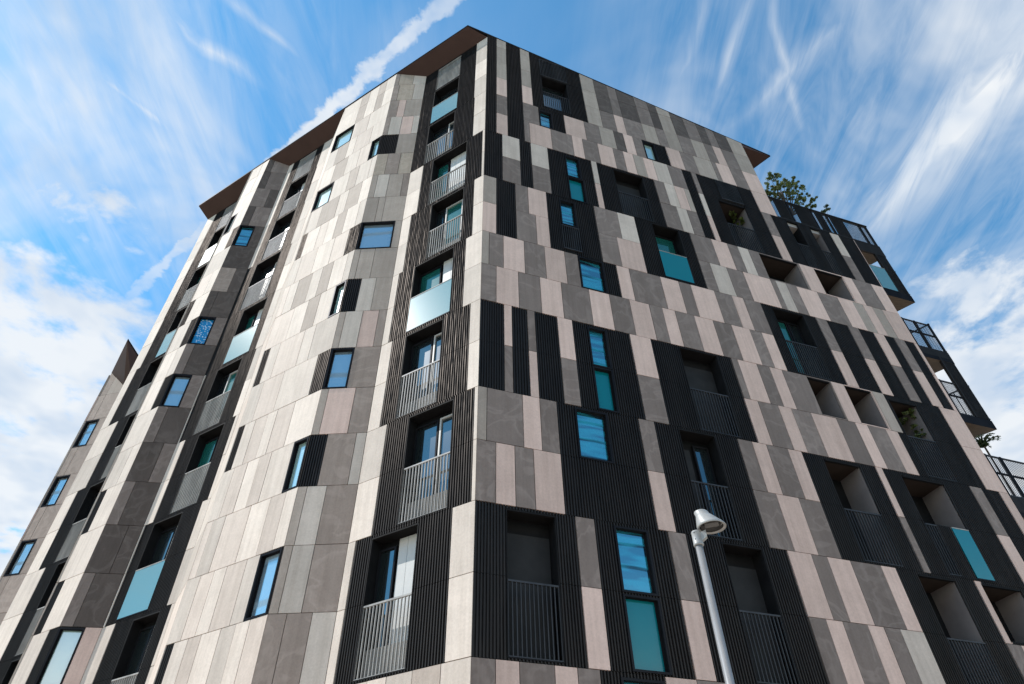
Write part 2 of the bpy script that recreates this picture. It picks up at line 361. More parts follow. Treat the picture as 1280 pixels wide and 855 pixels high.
# ---- cladding tables: row -> [(code, start)], measured along each front
U = 0.2170
RROWS={-1:[('G',0),('P',.42),('G',.86),('P',1.52),('G',1.94),('K',2.38),('P',3.68),('G',4.33),('P',4.95),('G',5.63),('P',6.08),('G',6.62),('P',7.18),('G',7.66),('P',8.3),('G',8.9),('P',9.5),('G',10.2),('P',11),('G',11.7),('P',12.4),('G',13.1),('P',13.9),('G',14.7)],
0:[('K',0),('P',2.2),('K',2.59),('P',4.34),('K',4.77),('G',7.39),('P',7.82),('G',8.25),('P',8.92),('G',9.36),('A',9.78),('K',10.39),('G',12.78),('P',13.22),('G',13.9),('P',14.8)],
1:[('K',0),('G',2.21),('K',2.61),('G',4.34),('K',4.77),('P',7.38),('G',8.02),('P',8.5),('G',9.11),('P',9.99),('K',10.45),('P',12.8),('K',12.99),('P',15.2)],
2:[('G',0),('P',.43),('G',.86),('P',1.3),('K',1.94),('P',4.14),('K',4.54),('G',6.97),('P',7.62),('G',8.25),('K',8.88),('G',11.3),('K',11.5),('P',14.55),('K',14.94),('P',15.55)],
3:[('N',0),('G',.2),('P',1.09),('G',1.52),('K',1.94),('G',4.14),('K',4.56),('G',6.96),('P',7.39),('G',7.81),('P',8.46),('K',8.89),('P',11.29),('K',11.5),('G',14.52),('K',14.95),('P',15.55)],
4:[('K',0),('G',.64),('K',.86),('P',1.3),('K',1.5),('G',2.18),('K',2.59),('G',4.33),('K',4.98),('P',7.62),('G',8.04),('P',8.69),('G',9.12),('P',9.78),('G',10.63),('P',11.29),('G',11.71),('P',12.35),('K',12.8),('P',15.22)],
5:[('K',0),('P',.64),('K',.86),('G',1.3),('K',1.5),('P',2.17),('K',2.59),('P',4.33),('K',4.98),('G',7.62),('P',7.84),('G',8.47),('P',8.91),('G',9.34),('P',11.02),('N',12.53),('K',12.95),('P',15.22)],
6:[('G',0),('P',.43),('G',1.07),('P',1.75),('G',2.39),('P',3.27),('G',3.91),('P',4.55),('G',5.21),('P',5.65),('G',6.08),('P',6.73),('G',7.39),('P',8.06),('G',8.7),('P',9.14),('K',9.5),('P',11.76),('K',12.12),('P',13.05),('K',13.4),('G',14.13),('K',14.52),('P',14.99),('K',15.37),('P',15.8)],
7:[('N',0),('G',.19),('P',.64),('G',1.3),('P',1.98),('G',2.6),('K',3.04),('P',4.37),('G',4.78),('P',5.9),('G',6.5),('P',6.97),('G',7.78),('P',8.48),('G',8.93),('K',9.58),('G',11.74),('K',12.18),('G',13.03),('K',13.44),('P',14.13),('K',14.55),('G',14.99),('K',15.39),('P',15.8)],
8:[('P',0),('K',.42),('G',1.08),('P',1.73),('K',2.14),('G',3.92),('P',4.58),('K',5.43),('G',7.68),('A',8.05),('G',8.71),('P',9.38),('G',10.35),('A',10.67),('G',11.12),('P',11.54),('G',12.42),('P',13.27),('N',13.92),('P',14.36),('N',14.76),('P',15.25)],
9:[('N',0),('K',.43),('G',1.08),('P',1.52),('K',2.16),('G',3.92),('A',4.8),('K',5.41),('G',7.6),('P',8.47),('G',9.12),('A',9.58),('G',10.0),('P',12.09),('P',14.08),('G',14.6),('P',15.35)],
10:[('K',0),('G',.65),('K',1.27),('G',1.75),('K',2.37),('P',4.15),('K',4.34),('G',6.76),('A',7.4),('G',7.84),('K',8.2),('P',8.66),('K',8.88),('P',11.54),('K',11.86),('G',14.78),('K',15.16)],
11:[('K',0),('A',.63),('K',1.28),('A',1.73),('K',2.38),('A',4.13),('K',4.36),('G',6.71),('A',7.16),('P',7.57),('N',8.0),('K',8.2),('A',8.64),('K',8.86),('G',11.55),('K',11.87),('A',14.77),('K',15.18)],
12:[('K',0),('P',.43),('K',.87),('G',1.53),('P',1.76),('G',2.6),('P',3.47),('G',3.89),('P',4.57),('G',5.21),('P',5.66),('N',6.08),('P',6.52),('A',6.96),('G',7.56),('K',8.24),('G',8.65),('K',8.88),('P',11.51)],
13:[('K',0),('G',.42),('K',.86),('G',1.52),('K',2.16),('P',3.25),('G',4.12),('N',4.81),('D',5.43),('P',5.88),('G',6.29),('K',6.73),('P',7.83),('G',8.52),('N',9.16),('G',9.88),('P',10.24),('G',10.78),('P',11.4)],
14:[('K',0),('P',.42),('K',.87),('P',1.52),('K',1.97),('N',4.32),('G',5.0),('P',5.68),('G',6.1),('N',6.9),('G',7.53),('N',7.96),('G',8.69),('N',9.24),('G',9.88),('P',10.36),('G',10.79),('N',11.5)]}
for k in (15, 16, 17):
    RROWS[k]=[('K',0),('N',.42),('K',.88),('N',1.51),('K',1.96),('N',4.34),('D',5.01),('G',5.67),('D',6.08),('G',6.97),('D',7.62),('N',8.02),('D',8.72),('G',9.36),('D',9.99),('G',10.44),('D',10.88),('N',11.59)]
RROWS[-2]=[('P',i*0.65) if i%2 else ('G',i*0.65) for i in range(25)]
RROWS[-3]=[('G',i*0.65+0.2*(i%3>0)) if i%2 else ('N',i*0.65) for i in range(25)]
RROWS[-4]=[('G',i*0.8) for i in range(20)]
def snap(u): return round(u / U) * U
REND = 15.97; RTOW = 12.28
# windows: a0,a1,k0,k1,pane
RWIN=[(3.04,3.84,1.0,1.95,'gblue'),(3.04,3.84,0.02,.97,'teal'),(2.78,3.64,-1.0,-.06,'gblue'),(2.41,3.26,3.0,3.96,'gblue'),(3.04,3.61,4.98,5.93,'gblue'),(3.04,3.61,4.02,4.96,'teal'),
 (3.05,3.88,7.0,7.96,'gblue'),(2.62,3.19,8.95,9.87,'gblue'),(3.05,3.62,10.97,11.87,'gblue'),(3.05,3.69,10.0,10.95,'teal'),(2.18,2.72,13.0,13.83,'gblue'),(6.72,7.26,13.0,13.9,'gpale')]
# loggias: a0,a1,k0,k1,lining,guard
RLOG=[(.65,1.73,0,1.95,'dark','rail'),(5.65,6.7,0,1.96,'dark','rail'),(11.05,12.17,0,1.95,'revealG','rail'),(12.99,14.27,1,1.96,'revealG',None),
 (5.22,6.27,2,3.96,'dark','rail'),(9.58,10.73,2,3.94,'revealG','rail'),(12.11,13.55,2,3.92,'revealG','mixed'),
 (5.87,7.12,4,5.97,'dark','rail'),(10.2,11.02,5,5.97,'revealG',None),(11.55,12.53,5,5.97,'revealG',None),(13.15,14.2,4,5.88,'revealG','rail'),
 (9.95,11.2,6,7.96,'dark','rail'),(6.08,7.15,8,9.97,'dark','teal'),(10.43,12.07,9,9.96,'revealG',None),(12.8,14.07,9,9.96,'revealG',None),
 (5.0,6.25,10,11.93,'dark','rail'),(9.55,10.75,10,11.95,'revealG','rail'),(12.62,13.2,10,11.95,'dark','rail'),(13.8,14.25,10,11.95,'revealG','rail'),
 (2.42,3.62,14.15,15.97,'dark','rail')]
holesR=[w[:4] for w in RWIN]+[(a,b,c+.03,d) for a,b,c,d,_,_ in RLOG]
st = MB(); kgroups = {}
for k, row in RROWS.items():
    end = REND if k < 12 else RTOW
    starts = [snap(u) for _, u in row] + [end]
    if k == 12: end = RTOW
    for i, (c, _) in enumerate(row):
        a0, a1 = starts[i], min(starts[i + 1], end)
        if a1 - a0 < 0.02: continue
        rects = [(a0, a1, k, k + 1)]
        if k == 3 and c == 'K' or True:
            for h in holesR: rects = subtract(rects, h)
        top = (0.1492, 1.0, 17.66) if k >= 13 else None
        for r in rects:
            if c == 'K': kgroups.setdefault(k // 2, []).append((r, top))
            else: board(st, FR, r, c, top)
st.build('stone_cladding', [STONE[c] for c in CODES] + [M['joint']], BLD)
for j, lst in kgroups.items():
    for cl_ in clusters(lst):
        mb = MB()
        for r, top in cl_: ribs(mb, FR, r, top)
        if mb.v: mb.build('ribbed_cladding', M['rib'], BLD)
for w in RWIN: window(FR, *w)
for i, (a0, a1, k0, k1, lin, guard) in enumerate(RLOG):
    bk = None
    if guard and lin == 'dark': bk = [('blind', 0.0, 1.0)]
    if i == 4: bk = [('blind', 0.0, .45), ('dark', .5, 0.97)]
    if i == 11: bk = [('green', 0.03, 0.6), ('dark', 0.6, 0.97)]
    if i == 12: bk = [('green', 0.03, 0.97)]
    if i == len(RLOG) - 1: bk = [('dark', 0.03, 0.97)]
    lo = loggia(FR, a0, a1, k0 + 0.03, k1, 0.42 if lin == 'dark' else 0.8, lin, bk)
    if guard == 'rail': railing(FR, a0 + 0.03, a1 - 0.03, k0 + 0.035, k0 + (0.97 if k0 < 14 else 0.92), lo, M['railshade'])
    if guard == 'teal': glassguard(FR, a0 + 0.02, a1 - 0.02, k0 + 0.05, k0 + 0.95, lo, M['teal'])
    if guard == 'mixed':
        railing(FR, a0 + 0.03, 12.48, k0 + 0.035, k0 + 0.97, lo, M['railshade'])
        mb = MB(); ribs(mb, FR, (12.5, 12.96, k0 + .03, k0 + .98)); mb.build('ribbed_infill', M['rib'], lo)
        glassguard(FR, 12.98, a1 - 0.01, k0 + 0.03, k0 + 0.97, lo, M['teal'])
# ribbed ventilation grilles standing proud of the sheet
for (a0, a1, k0, k1) in [(2.42, 3.62, 16.0, 17.08), (9.77, 10.72, 12.05, 12.95), (2.62, 3.19, 8.1, 8.9)]:
    railing(FR, a0, a1, k0, k1, BLD, M['railshade'], w=0.03, s=0.07, bw=0.014, name='grille')

# ---- left fronts
def strip_rows(k0=-4, k1=18): return range(k0, k1)
stL = MB(); kl = {}
SM = [STONE[c] for c in CODES] + [M['joint']]
def colrows(F, amax, amin, rows, holes, ktopfun=None, kmax=18, default='L'):
    """rows: k -> [(code,start u)] sorted from far (large u) to near"""
    for k in strip_rows():
        row = rows.get(k)
        if not row:
            rr = random.Random(k * 31 + int(amax * 10)); u = amax; row = []
            while u > amin + 0.2:
                row.append((rr.choice('WLAWN'), u)); u -= rr.uniform(0.35, 0.75)
        row = [(c, u) for c, u in row]
        row[0] = (row[0][0], amax)
        for i, (c, u) in enumerate(row):
            a1 = u; a0 = row[i + 1][1] if i + 1 < len(row) else amin
            if a1 - a0 < 0.02: continue
            rects = [(a0, a1, k, min(k + 1, kmax))]
            if rects[0][3] <= k: continue
            for h in holes: rects = subtract(rects, h)
            top = ktopfun
            for r in rects:
                if c in 'KQ': kl.setdefault((id(F), k // 2), (F, []))[1].append((r, top))
                else: board(stL, F, r, c, top)
def flush_ribs():
    for (F, lst) in kl.values():
        for cl_ in clusters(lst):
            mb = MB()
            for r, top in cl_: ribs(mb, F, r, top)
            if mb.v: mb.build('ribbed_cladding' if F is FL else 'louvre', M['rib'], BLD)
    kl.clear()

# balcony columns in the recessed planes: floor -> black left, black right, opening left, opening right, guard
L0={0:(3.15,.56,2.69,1.42,'rail'),1:(2.72,.10,2.03,.69,'rail'),2:(2.97,.32,2.48,1.2,'rail'),3:(3.12,.58,2.5,1.01,'glass'),4:(2.98,.37,2.11,.77,'rail'),
 5:(2.75,.10,2.3,.76,'rail'),6:(3.365,.53,2.75,1.45,'rail'),7:(3.365,.56,2.71,1.40,'glass'),8:(3.365,.56,2.69,1.38,'top')}
L1={-1:(11.9,9.4,11.2,9.9,'rail'),0:(11.55,9.27,10.77,9.67,'rail'),1:(12.05,9.49,11.58,10.29,'glass'),2:(11.7,9.29,11.0,9.76,'rail'),3:(12.05,9.45,11.4,10.1,'rail'),4:(12.1,9.52,11.2,9.88,'glass'),
 5:(12.1,9.52,11.55,10.08,'rail'),6:(11.82,9.6,11.39,10.12,'rail'),7:(11.8,9.65,11.38,10.13,'rail'),8:(11.8,9.7,11.38,10.15,'top')}
L2={-1:(17.4,15.25,16.6,15.3,'rail'),0:(17.25,15.25,16.37,15.3,'rail'),1:(17.15,15.25,16.4,15.3,'rail'),2:(17.58,15.25,16.79,15.3,'rail'),3:(17.13,15.25,16.38,15.3,'rail'),4:(17.77,15.25,16.83,15.3,'screen'),
 5:(17.56,15.25,16.62,15.3,'glass'),6:(17.6,15.25,16.84,15.3,'screen'),7:(17.6,15.25,16.77,15.3,'glass'),8:(17.6,15.25,16.85,15.3,'top')}
BACKS=[[('white',0,.6),('dark',.6,1)],[('dark',.45,1),('door',0,.45)],[('dark',.4,1),('door',0,.4)],[('white',0,.42),('green',.42,1)],[('white',0,.15),('green2',.15,.7),('dark',.7,1)],[('white',0,.62),('green',.62,1)],[('dark',.4,1),('door',0,.4)],[('dark',0,1)]]
# L column u grows leftwards, so fraction 0 of a loggia is its right end
def balcony_column(tab, amax, amin, extra, kcap, sc):
    holes = []
    for j, (bl, br, ol, orr, g) in tab.items():
        k0, k1 = 2 * j, 2 * j + 2
        if g != 'top': holes.append((orr, ol, k0 + 0.03, k1 - 0.05))
        else: holes.append((orr, ol, k0 + 0.03, 17.42))
    rows = {}
    for k in strip_rows():
        j = k // 2
        if j in tab:
            bl, br = tab[j][:2]
            rows[k] = extra.get(k, []) + [('K', min(bl, amax)), (random.choice('WL'), br)] if bl >= amax - 0.03 else [(extra.get(k) or random.choice('WLW'), amax), ('K', bl), (random.choice('WLWA'), br)]
            rows[k] = [r for r in rows[k] if r[1] > amin - 1]
    colrows(FL, amax, amin, rows, holes, None, kcap)
    for j, (bl, br, ol, orr, g) in tab.items():
        k0, k1 = 2 * j, (2 * j + 2 if g != 'top' else 17.47)
        bk = BACKS[(j * 1 + sc) % len(BACKS)] if g != 'top' else [('dark', 0, 1)]
        ups = 0.42 if g == 'rail' else None
        lo = loggia(FL, orr, ol, k0 + 0.03, k1 - 0.05, 0.36, 'dark', bk, upstand=ups)
        if g in ('rail', 'screen'):
            railing(FL, orr + 0.02, ol - 0.02, k0 + 0.03, k0 + 0.97, lo, M['rail'], s=0.088 if g == 'rail' else 0.05)
        if g == 'glass': glassguard(FL, orr + 0.01, ol - 0.01, k0 + 0.04, k0 + 0.97, lo, M['tealL'])
        if g == 'top':
            railing(FL, orr + 0.02, ol - 0.02, k0 + 0.05, k0 + 1.4, lo, M['rail'], s=0.07)
            m2 = MB(); m2.fbox(FL, orr + 0.03, ol - 0.03, -0.16, -0.08, k0 + 0.05, k0 + 1.38); m2.build('parapet_panel', M['upstand'], lo)
balcony_column(L0, 3.37, 0.0, {}, 17.47, 0)
balcony_column(L1, 12.12, 9.14, {}, 17.47, 1)
balcony_column(L2, 18.3, 15.2, {}, 17.47, 5)

C1={0:[('K',7.98),('L',7.53),('A',7.06),('W',6.64),('L',6.02),('W',5.55),('A',5.13)],1:[('L',7.94),('A',7.34),('W',6.87),('A',6.44),('L',5.78),('Q',5.36)],
2:[('A',7.98),('L',7.56),('A',7.09),('W',6.2),('A',5.52),('W',5.0)],3:[('L',7.91),('A',7.38),('W',6.87),('A',6.42),('W',5.98),('Q',5.17)],
4:[('K',7.92),('L',7.54),('A',7.11),('W',6.62),('A',6.24),('W',5.58)],5:[('L',7.6),('A',7.29),('W',6.45),('K',5.11)],
6:[('K',7.95),('L',7.52),('A',7.07),('W',6.03),('L',5.56)],7:[('A',7.9),('W',6.91),('N',6.27),('W',5.75),('Q',5.11)],
8:[('A',7.82),('L',7.55),('N',7.13),('W',6.49),('N',6.02),('W',5.53),('L',4.9)],9:[('L',8.3),('A',7.41),('W',6.62),('A',5.82),('K',5.14)],
10:[('K',7.95),('W',7.52),('A',6.88),('W',6.45),('N',5.99),('W',5.55),('L',4.94)],11:[('N',7.86),('W',7.73),('N',7.14),('W',6.24),('N',5.77),('W',5.11)],
12:[('Q',7.82),('W',6.88),('N',6.01),('W',5.53),('L',4.89)],13:[('W',7.82),('N',7.13),('W',6.42),('A',5.76),('Q',5.15)],
14:[('L',8.02),('N',7.31),('W',6.66),('A',6.23),('W',5.34)],15:[('Q',7.82),('W',6.67),('A',6.56),('W',5.75)],
16:[('W',7.82),('N',6.7),('W',6.2),('N',5.61),('W',5.17)],17:[('W',7.82),('N',6.7),('W',6.2),('N',5.61),('W',5.17)]}
G1={-1:[('N',1),('L',.69),('B',.17)],0:[('B',1),('B',.72),('L',.35)],1:[('N',1),('L',.86),('B',.52)],2:[('N',1),('L',.85),('B',.52)],3:[('K',1.01),('B',.69),('L',.18)],4:[('N',1.05),('P',.86),('B',.35)],5:[('Q',1.02),('B',.53)],
6:[('N',.99),('L',.87),('P',.51),('B',.17)],7:[('K',1.02),('L',.69),('N',.36)],8:[('N',.99),('N',.86),('N',.52)],9:[('Q',1.02),('N',.17)],10:[('N',.97),('N',.69),('N',.52)],11:[('N',1),('L',.85),('N',.54),('B',.17)],
12:[('T',.98),('B',.7),('T',.35)],13:[('K',1.02),('N',.52)],14:[('B',.97),('L',.86),('P',.52),('L',.18)],15:[('B',.96),('P',.72),('N',.5)],16:[('B',1.02),('T',.82),('L',.34)],17:[('B',.99),('T',.87),('L',.41)]}
G2={1:[('Q',.98),('P',.39)],2:[('G',.97),('D',.7)],3:[('D',.98),('D',.38)],4:[('G',.97),('D',.69)],5:[('D',1),('G',.37)],6:[('G',1.04),('D',.69)],7:[('Q',1.01),('G',.39)],8:[('G',1.04),('D',.72)],9:[('Q',.94),('G',.4)],
10:[('D',1.02),('D',.71)],11:[('B',.98),('D',.42)],12:[('D',.97)],13:[('Q',.96),('D',.38)],14:[('D',.98),('G',.68)],15:[('G',.92),('D',.38)],16:[('D',.94),('G',.68)],17:[('D',.99),('G',.74)]}
# windows that wrap the folds
CW=[(4.66,5.34,1.0,1.98,'gsky'),(4.66,5.17,3.0,3.98,'gpale'),(4.66,5.12,7.0,7.98,'gpale'),(4.66,5.15,13.0,13.98,'gpale'),(6.88,7.8,12.0,12.95,'gpale'),(6.67,7.8,15.0,15.98,'gpale')]
holes=[w[:4] for w in CW]
colrows(FO, 7.82, 4.62, C1, holes, None, 17.79)
for w in CW: window(FO, *w)
GL=FG1.L
GW=[(.53*GL,.985*GL,5.0,5.98,'gsky'),(.17*GL,.985*GL,9.0,9.98,'gsky')]
colrows(FG1, GL, 0, {k:[(c,f*GL) for c,f in r] for k,r in G1.items()}, [w[:4] for w in GW], (-0.31/GL,1,17.5), 18)
for w in GW: window(FG1, *w)
colrows(FG1b, FG1b.L, 0, {k:[(random.choice('AL'),FG1b.L)] for k in strip_rows()}, [], (0.31/FG1b.L,1,17.79), 18)
GL2=FG2.L
GW2=[(.39*GL2,.985*GL2,1.0,1.98,'gpale'),(.39*GL2,.985*GL2,7.0,7.98,'gsky'),(.40*GL2,.985*GL2,9.0,9.98,'gdots'),(.38*GL2,.985*GL2,13.0,13.98,'gblue')]
g2rows={k:[(c,f*GL2) for c,f in r] for k,r in G2.items()}
for k in (-4,-3,-2,-1,0): g2rows[k]=[('G',GL2),('D',.6*GL2)]
colrows(FG2, GL2, 0, g2rows, [w[:4] for w in GW2], (-0.31/GL2,1,17.5), 18)
for w in GW2: window(FG2, *w)
C2={}
for k in strip_rows():
    C2[k]=[('WLWA'[k%4],14.2),('LWWL'[(k+1)%4],13.45)] if k%3 else [('LW'[k%2],14.2)]
for k in (1,7,9,13): C2[k]=[('W',14.2),('K',13.42)]
for k in (2,4,10): C2[k]=[('K',14.2),('W',13.85)]
C2[14]=[('Q',14.2),('W',13.72)]
CW2=[(13.72,14.18,14.0,14.98,'gpale')]
colrows(FO, 14.2, 12.97, C2, [w[:4] for w in CW2], None, 17.79)
for w in CW2: window(FO, *w)
colrows(FG2b, FG2b.L, 0, {k:[(random.choice('AL'),FG2b.L)] for k in strip_rows()}, [], (0.31/FG2b.L,1,17.79), 18)
stL.build('stone_cladding', SM, BLD); flush_ribs()

# corner bead
mb = MB()
P3 = lambda q, z: (q.x, q.y, z)
c0 = CXY + nL * 0.002 + nR * 0.002
# ---- roof: a thin slab falling away from the left front, with a deep eave
SL = 0.296
def roofz(q): return Z(17.87) - SL * (0.711 - (q - CXY).dot(nL))
T = CXY + dR * -0.9237
E_ = Lp(18.41, 0.711); E2 = E_ - nL * 13
Q = CXY + dR * 13.745
dE = V((math.cos(R_(137)), math.sin(R_(137))))
Q2 = Q + dE * 9
loop = [T, E_, E2, Q2, Q]
def rl(off): return [(q.x, q.y, roofz(q) + off) for q in loop]
mb = MB(); mb.prism(rl(0.0), rl(-0.10)); roof = mb.build('roof', M['roof'], BLD)
mb = MB()                                  # wedge-shaped brown soffit under the left eave
def sz(w): return Z(17.795) - (0.705 - w) * 0.67
A_ = T + nR * -0.012 + nL * -0.006; B_ = E_ - nL * 0.006
Aw = CXY + dR * 0.0 - nR * 0.012; Bw = Lp(18.31, 0.0)
Ai = Lp(0.15, -0.35); Bi = Lp(18.2, -0.35)
mb.face([(A_.x, A_.y, Z(17.795)), (B_.x, B_.y, Z(17.795)), (Bw.x, Bw.y, sz(0)), (Aw.x, Aw.y, sz(0))])
mb.face([(Aw.x, Aw.y, sz(0)), (Bw.x, Bw.y, sz(0)), (Bi.x, Bi.y, sz(0)), (Ai.x, Ai.y, sz(0))])
mb.build('soffit', M['soffit'], roof)
mb = MB()                                  # end overhang of the right front
q0 = CXY + dR * 12.2 - nR * 0.01; q1 = CXY + dR * 13.70 - nR * 0.01
def rz2(q): return roofz(q) - 0.34
qa = [q0, q1, q1 + dE * 6, q0 + dE * 6]
mb.face([(q.x, q.y, rz2(q) if i in (0, 3) else roofz(q) - 0.11) for i, q in enumerate(qa)])
mb.face([(q0.x, q0.y, rz2(q0)), (q1.x, q1.y, roofz(q1) - 0.11), (q1.x, q1.y, roofz(q1) - 0.05), (q0.x, q0.y, roofz(q0) - 0.05)])
mb.build('soffit', M['soffit'], roof)

# ---- walls out of sight that close the volume
mb = MB()
pe = CXY + dR * (REND - 0.02) - nR * 0.06; pt = CXY + dR * (RTOW - 0.02) - nR * 0.06
le = Lp(18.28, -0.06); lb = le - nL * 10.5; pb = pe + dE * 7; ptb = pt + dE * 7
def wall(a, b, k0, za, zb): mb.face([(a.x, a.y, Z(k0)), (b.x, b.y, Z(k0)), (b.x, b.y, zb), (a.x, a.y, za)])
wall(pe, pb, -3.7, Z(12), Z(12)); wall(pb, ptb, -3.7, Z(12), Z(12))
wall(pt, ptb, 11, roofz(pt) - 0.1, roofz(ptb) - 0.1)
wall(ptb, lb, -3.7, roofz(ptb) - 0.1, roofz(lb) - 0.1); wall(lb, le, -3.7, roofz(lb) - 0.1, roofz(le) - 0.1)
mb.build('rear_wall', M['rear'], BLD)
mb = MB(); fl = [CXY + dR * 12.2 - nR * 0.1, pe, pb, ptb]
mb.prism([(q.x, q.y, Z(11.98)) for q in fl], [(q.x, q.y, Z(11.8)) for q in fl]); mb.build('terrace_deck', M['rear'], BLD)
# end edge of the outer cladding
mb = MB(); mb.fbox(FR, REND - 0.02, REND, -0.4, -0.003, -3.7, 12.0); mb.build('wall_return', STONE['P'], BLD)
mb = MB(); mb.fbox(FR, RTOW - 0.02, RTOW, -0.4, -0.003, 12.0, 15.6); mb.build('wall_return', STONE['P'], BLD)

# ---- terraces at the right-hand end
FE = Facet(CXY + dR * 17.31, dE, V((dE.y, -dE.x)) if V((dE.y, -dE.x)).dot(dR) > 0 else V((-dE.y, dE.x)))
TW = 17.31
def terrace_slab(par, k0, k1, u1=TW):
    mb = MB(); a = CXY + dR * (REND + 0.003); b = CXY + dR * u1; c = b + dE * 1.7; d = a + dE * 1.7
    lp = [a, b, c, d]
    mb.prism([(q.x, q.y, Z(k1)) for q in lp], [(q.x, q.y, Z(k0)) for q in lp])
    o = mb.build('slab', M['frame'], par)
    i = [a + (c - a) * 0.002, b - (b - a) * 0.02, c - (c - d) * 0.02, d]
    mb = MB(); mb.face([(q.x, q.y, Z(k0) - 0.004) for q in i]); mb.build('slab_lining', M['terrsoffit'], o)
    return o
def bars(F, a0, a1, k0, k1, par, posts=(), s=0.07, mid=None, w=-0.03, mat='railshade'):
    o = railing(F, a0, a1, k0, k1, par, M[mat], w=w, s=s, bw=0.013, name='guard_rail', dp=0.013)
    for p in posts:
        mb = MB(); mb.fbox(F, p - 0.04, p + 0.04, w - 0.05, w + 0.012, k0, k1 + 0.01); mb.build('post', M['frame'], o)
    if mid:
        mb = MB(); mb.fbox(F, a0, a1, w - 0.04, w + 0.009, mid - 0.016, mid + 0.016); mb.build('mid_rail', M['frame'], o)
    return o
# upper parapet with sheet and grille bays, over the dark floor
mb = MB()
for a0, a1 in [(RTOW + .22, 13.1), (13.5, 14.3), (14.55, 14.95), (15.3, 15.95)]: ribs(mb, FR, (a0, a1, 12.0, 12.95))
mb.fbox(FR, RTOW + .02, TW, -0.07, 0.004, 12.94, 12.99); mb.fbox(FR, RTOW + .02, TW, -0.07, 0.003, 11.97, 12.03)
par = mb.build('terrace_parapet', M['rib'], BLD)
bars(FR, RTOW + .02, TW, 12.03, 12.94, par, posts=(13.2, 14.4, 15.2, 15.97, 16.9, TW - .04), s=0.055, w=-0.04)
# first terrace
slab = MB(); ter = None
mb = MB(); mb.fbox(FR, REND + .01, TW, -0.07, 0.003, 11.55, 11.96); ter = mb.build('terrace', M['rib'], BLD)
terrace_slab(ter, 11.58, 11.9); terrace_slab(ter, 9.72, 9.97)
glassguard(FR, REND + .05, 16.74, 9.98, 10.92, ter, M['tealL'])
mb = MB(); ribs(mb, FR, (16.78, TW, 9.97, 11.55)); mb.fbox(FR, 16.74, 16.80, -0.08, 0.006, 9.97, 11.55); mb.build('screen', M['rib'], ter)
bars(FE, 0.02, 1.66, 9.99, 10.93, ter, posts=(1.62,), s=0.08)
# second terrace
mb = MB(); mb.fbox(FR, REND + .01, TW, -0.07, 0.003, 7.72, 7.96); ter = mb.build('terrace', M['rib'], BLD)
terrace_slab(ter, 7.6, 7.94); terrace_slab(ter, 5.72, 5.95)
bars(FR, REND + .05, TW - 0.04, 7.97, 8.92, ter, posts=(REND + .07, 16.62), mid=8.5)
bars(FE, 0.02, 1.7, 7.97, 8.92, ter, posts=(0.05, 1.66), s=0.07)
bars(FR, REND + .05, 16.7, 5.97, 6.92, ter, posts=(REND + .07,), mid=6.5, s=0.06)
mb = MB(); ribs(mb, FR, (16.74, TW, 5.96, 7.72)); mb.fbox(FR, 16.68, 16.75, -0.08, 0.006, 5.96, 7.72); mb.build('screen', M['rib'], ter)
bars(FE, 0.02, 1.66, 5.97, 6.93, ter, posts=(1.62,), s=0.08)
# third terrace
mb = MB(); mb.fbox(FR, REND + .01, TW + 1.2, -0.07, 0.003, 3.6, 3.95); ter = mb.build('terrace', M['rib'], BLD)
terrace_slab(ter, 3.5, 3.93, TW + 1.2)
bars(FR, REND + .05, TW + 1.1, 3.97, 4.93, ter, posts=(REND + .07, 16.65), mid=4.5)
terrace_slab(ter, 1.72, 1.95, TW + 1.2)

# ------------------------------------------------------------------ lower block behind the left end
WNG = thing('stone_block', 'lower stone clad block with brown pointed eave behind the left end of the tower', 'apartment block', (-21.0, 27.0, 0.0))
BLD_keep = BLD; BLD = WNG
stW = MB(); G3L = FG3.L
hw = [(.05*G3L+.01, .66*G3L, k, k + .98, 'gsky') for k in (9, 7, 5, 3, 1)]
# fractions run from the ridge; a runs from the valley
hw = [(G3L*(1-.66), G3L*(1-.05), k, k1, p) for (_, _, k, k1, p) in hw]
topw = (-0.72/G3L, 1, 11.28)
for k in strip_rows(-4, 12):
    if k in (9, 7, 5, 3, 1): row = [(0, .34, 'B'), (.34, 1, 'B')]
    else: row = [(0, .66, 'BN'[k % 2]), (.66, 1, 'B')]
    for f0, f1, c in row:
        rects = [(f0*G3L, f1*G3L, k, k + 1)]
        for h in hw: rects = subtract(rects, h[:4])
        for r in rects: board(stW, FG3, r, c, topw)
tw = V((-0.45, 0.893)); nw = V((tw.y, -tw.x));  nw = nw if nw.dot(-AW) > 0 else -nw
FW = Facet(AW, tw, nw)
for k in strip_rows(-4, 12):
    for i in range(4): board(stW, FW, (i*1.1, i*1.1 + 1.1, k, k + 1 if k < 11 else 11.9), 'WLPN'[(i + k) % 4])
stW.build('stone_cladding', SM, WNG)
for h in hw: window(FG3, *h[:4], h[4], 0.06)
tip, tip2 = V((-18.126, 22.4532)), V((-18.1038, 23.598))
far = AW + tw * 5.2; vr = V((-18.2, 25.6)); fb = far + V((7, 3)); vb = vr + V((2, 6))
zt = Z(12.0)
mb = MB(); lp = [tip, far, fb, vb, tip2]
mb.prism([(q.x, q.y, zt + 0.26) for q in lp], [(q.x, q.y, zt + 0.16) for q in lp]); rf = mb.build('roof', M['roof'], WNG)
mb = MB(); VWi = VW - V((0, .0))
s1 = VW + V((0.5, -0.02))
mb.face([(tip.x, tip.y, zt + .16), (far.x, far.y, zt + .16), (AW.x, AW.y, zt)])
mb.face([(tip.x, tip.y, zt + .16), (AW.x, AW.y, zt), (VW.x, VW.y + .02, Z(11.28)), (s1.x, s1.y, Z(11.1))])
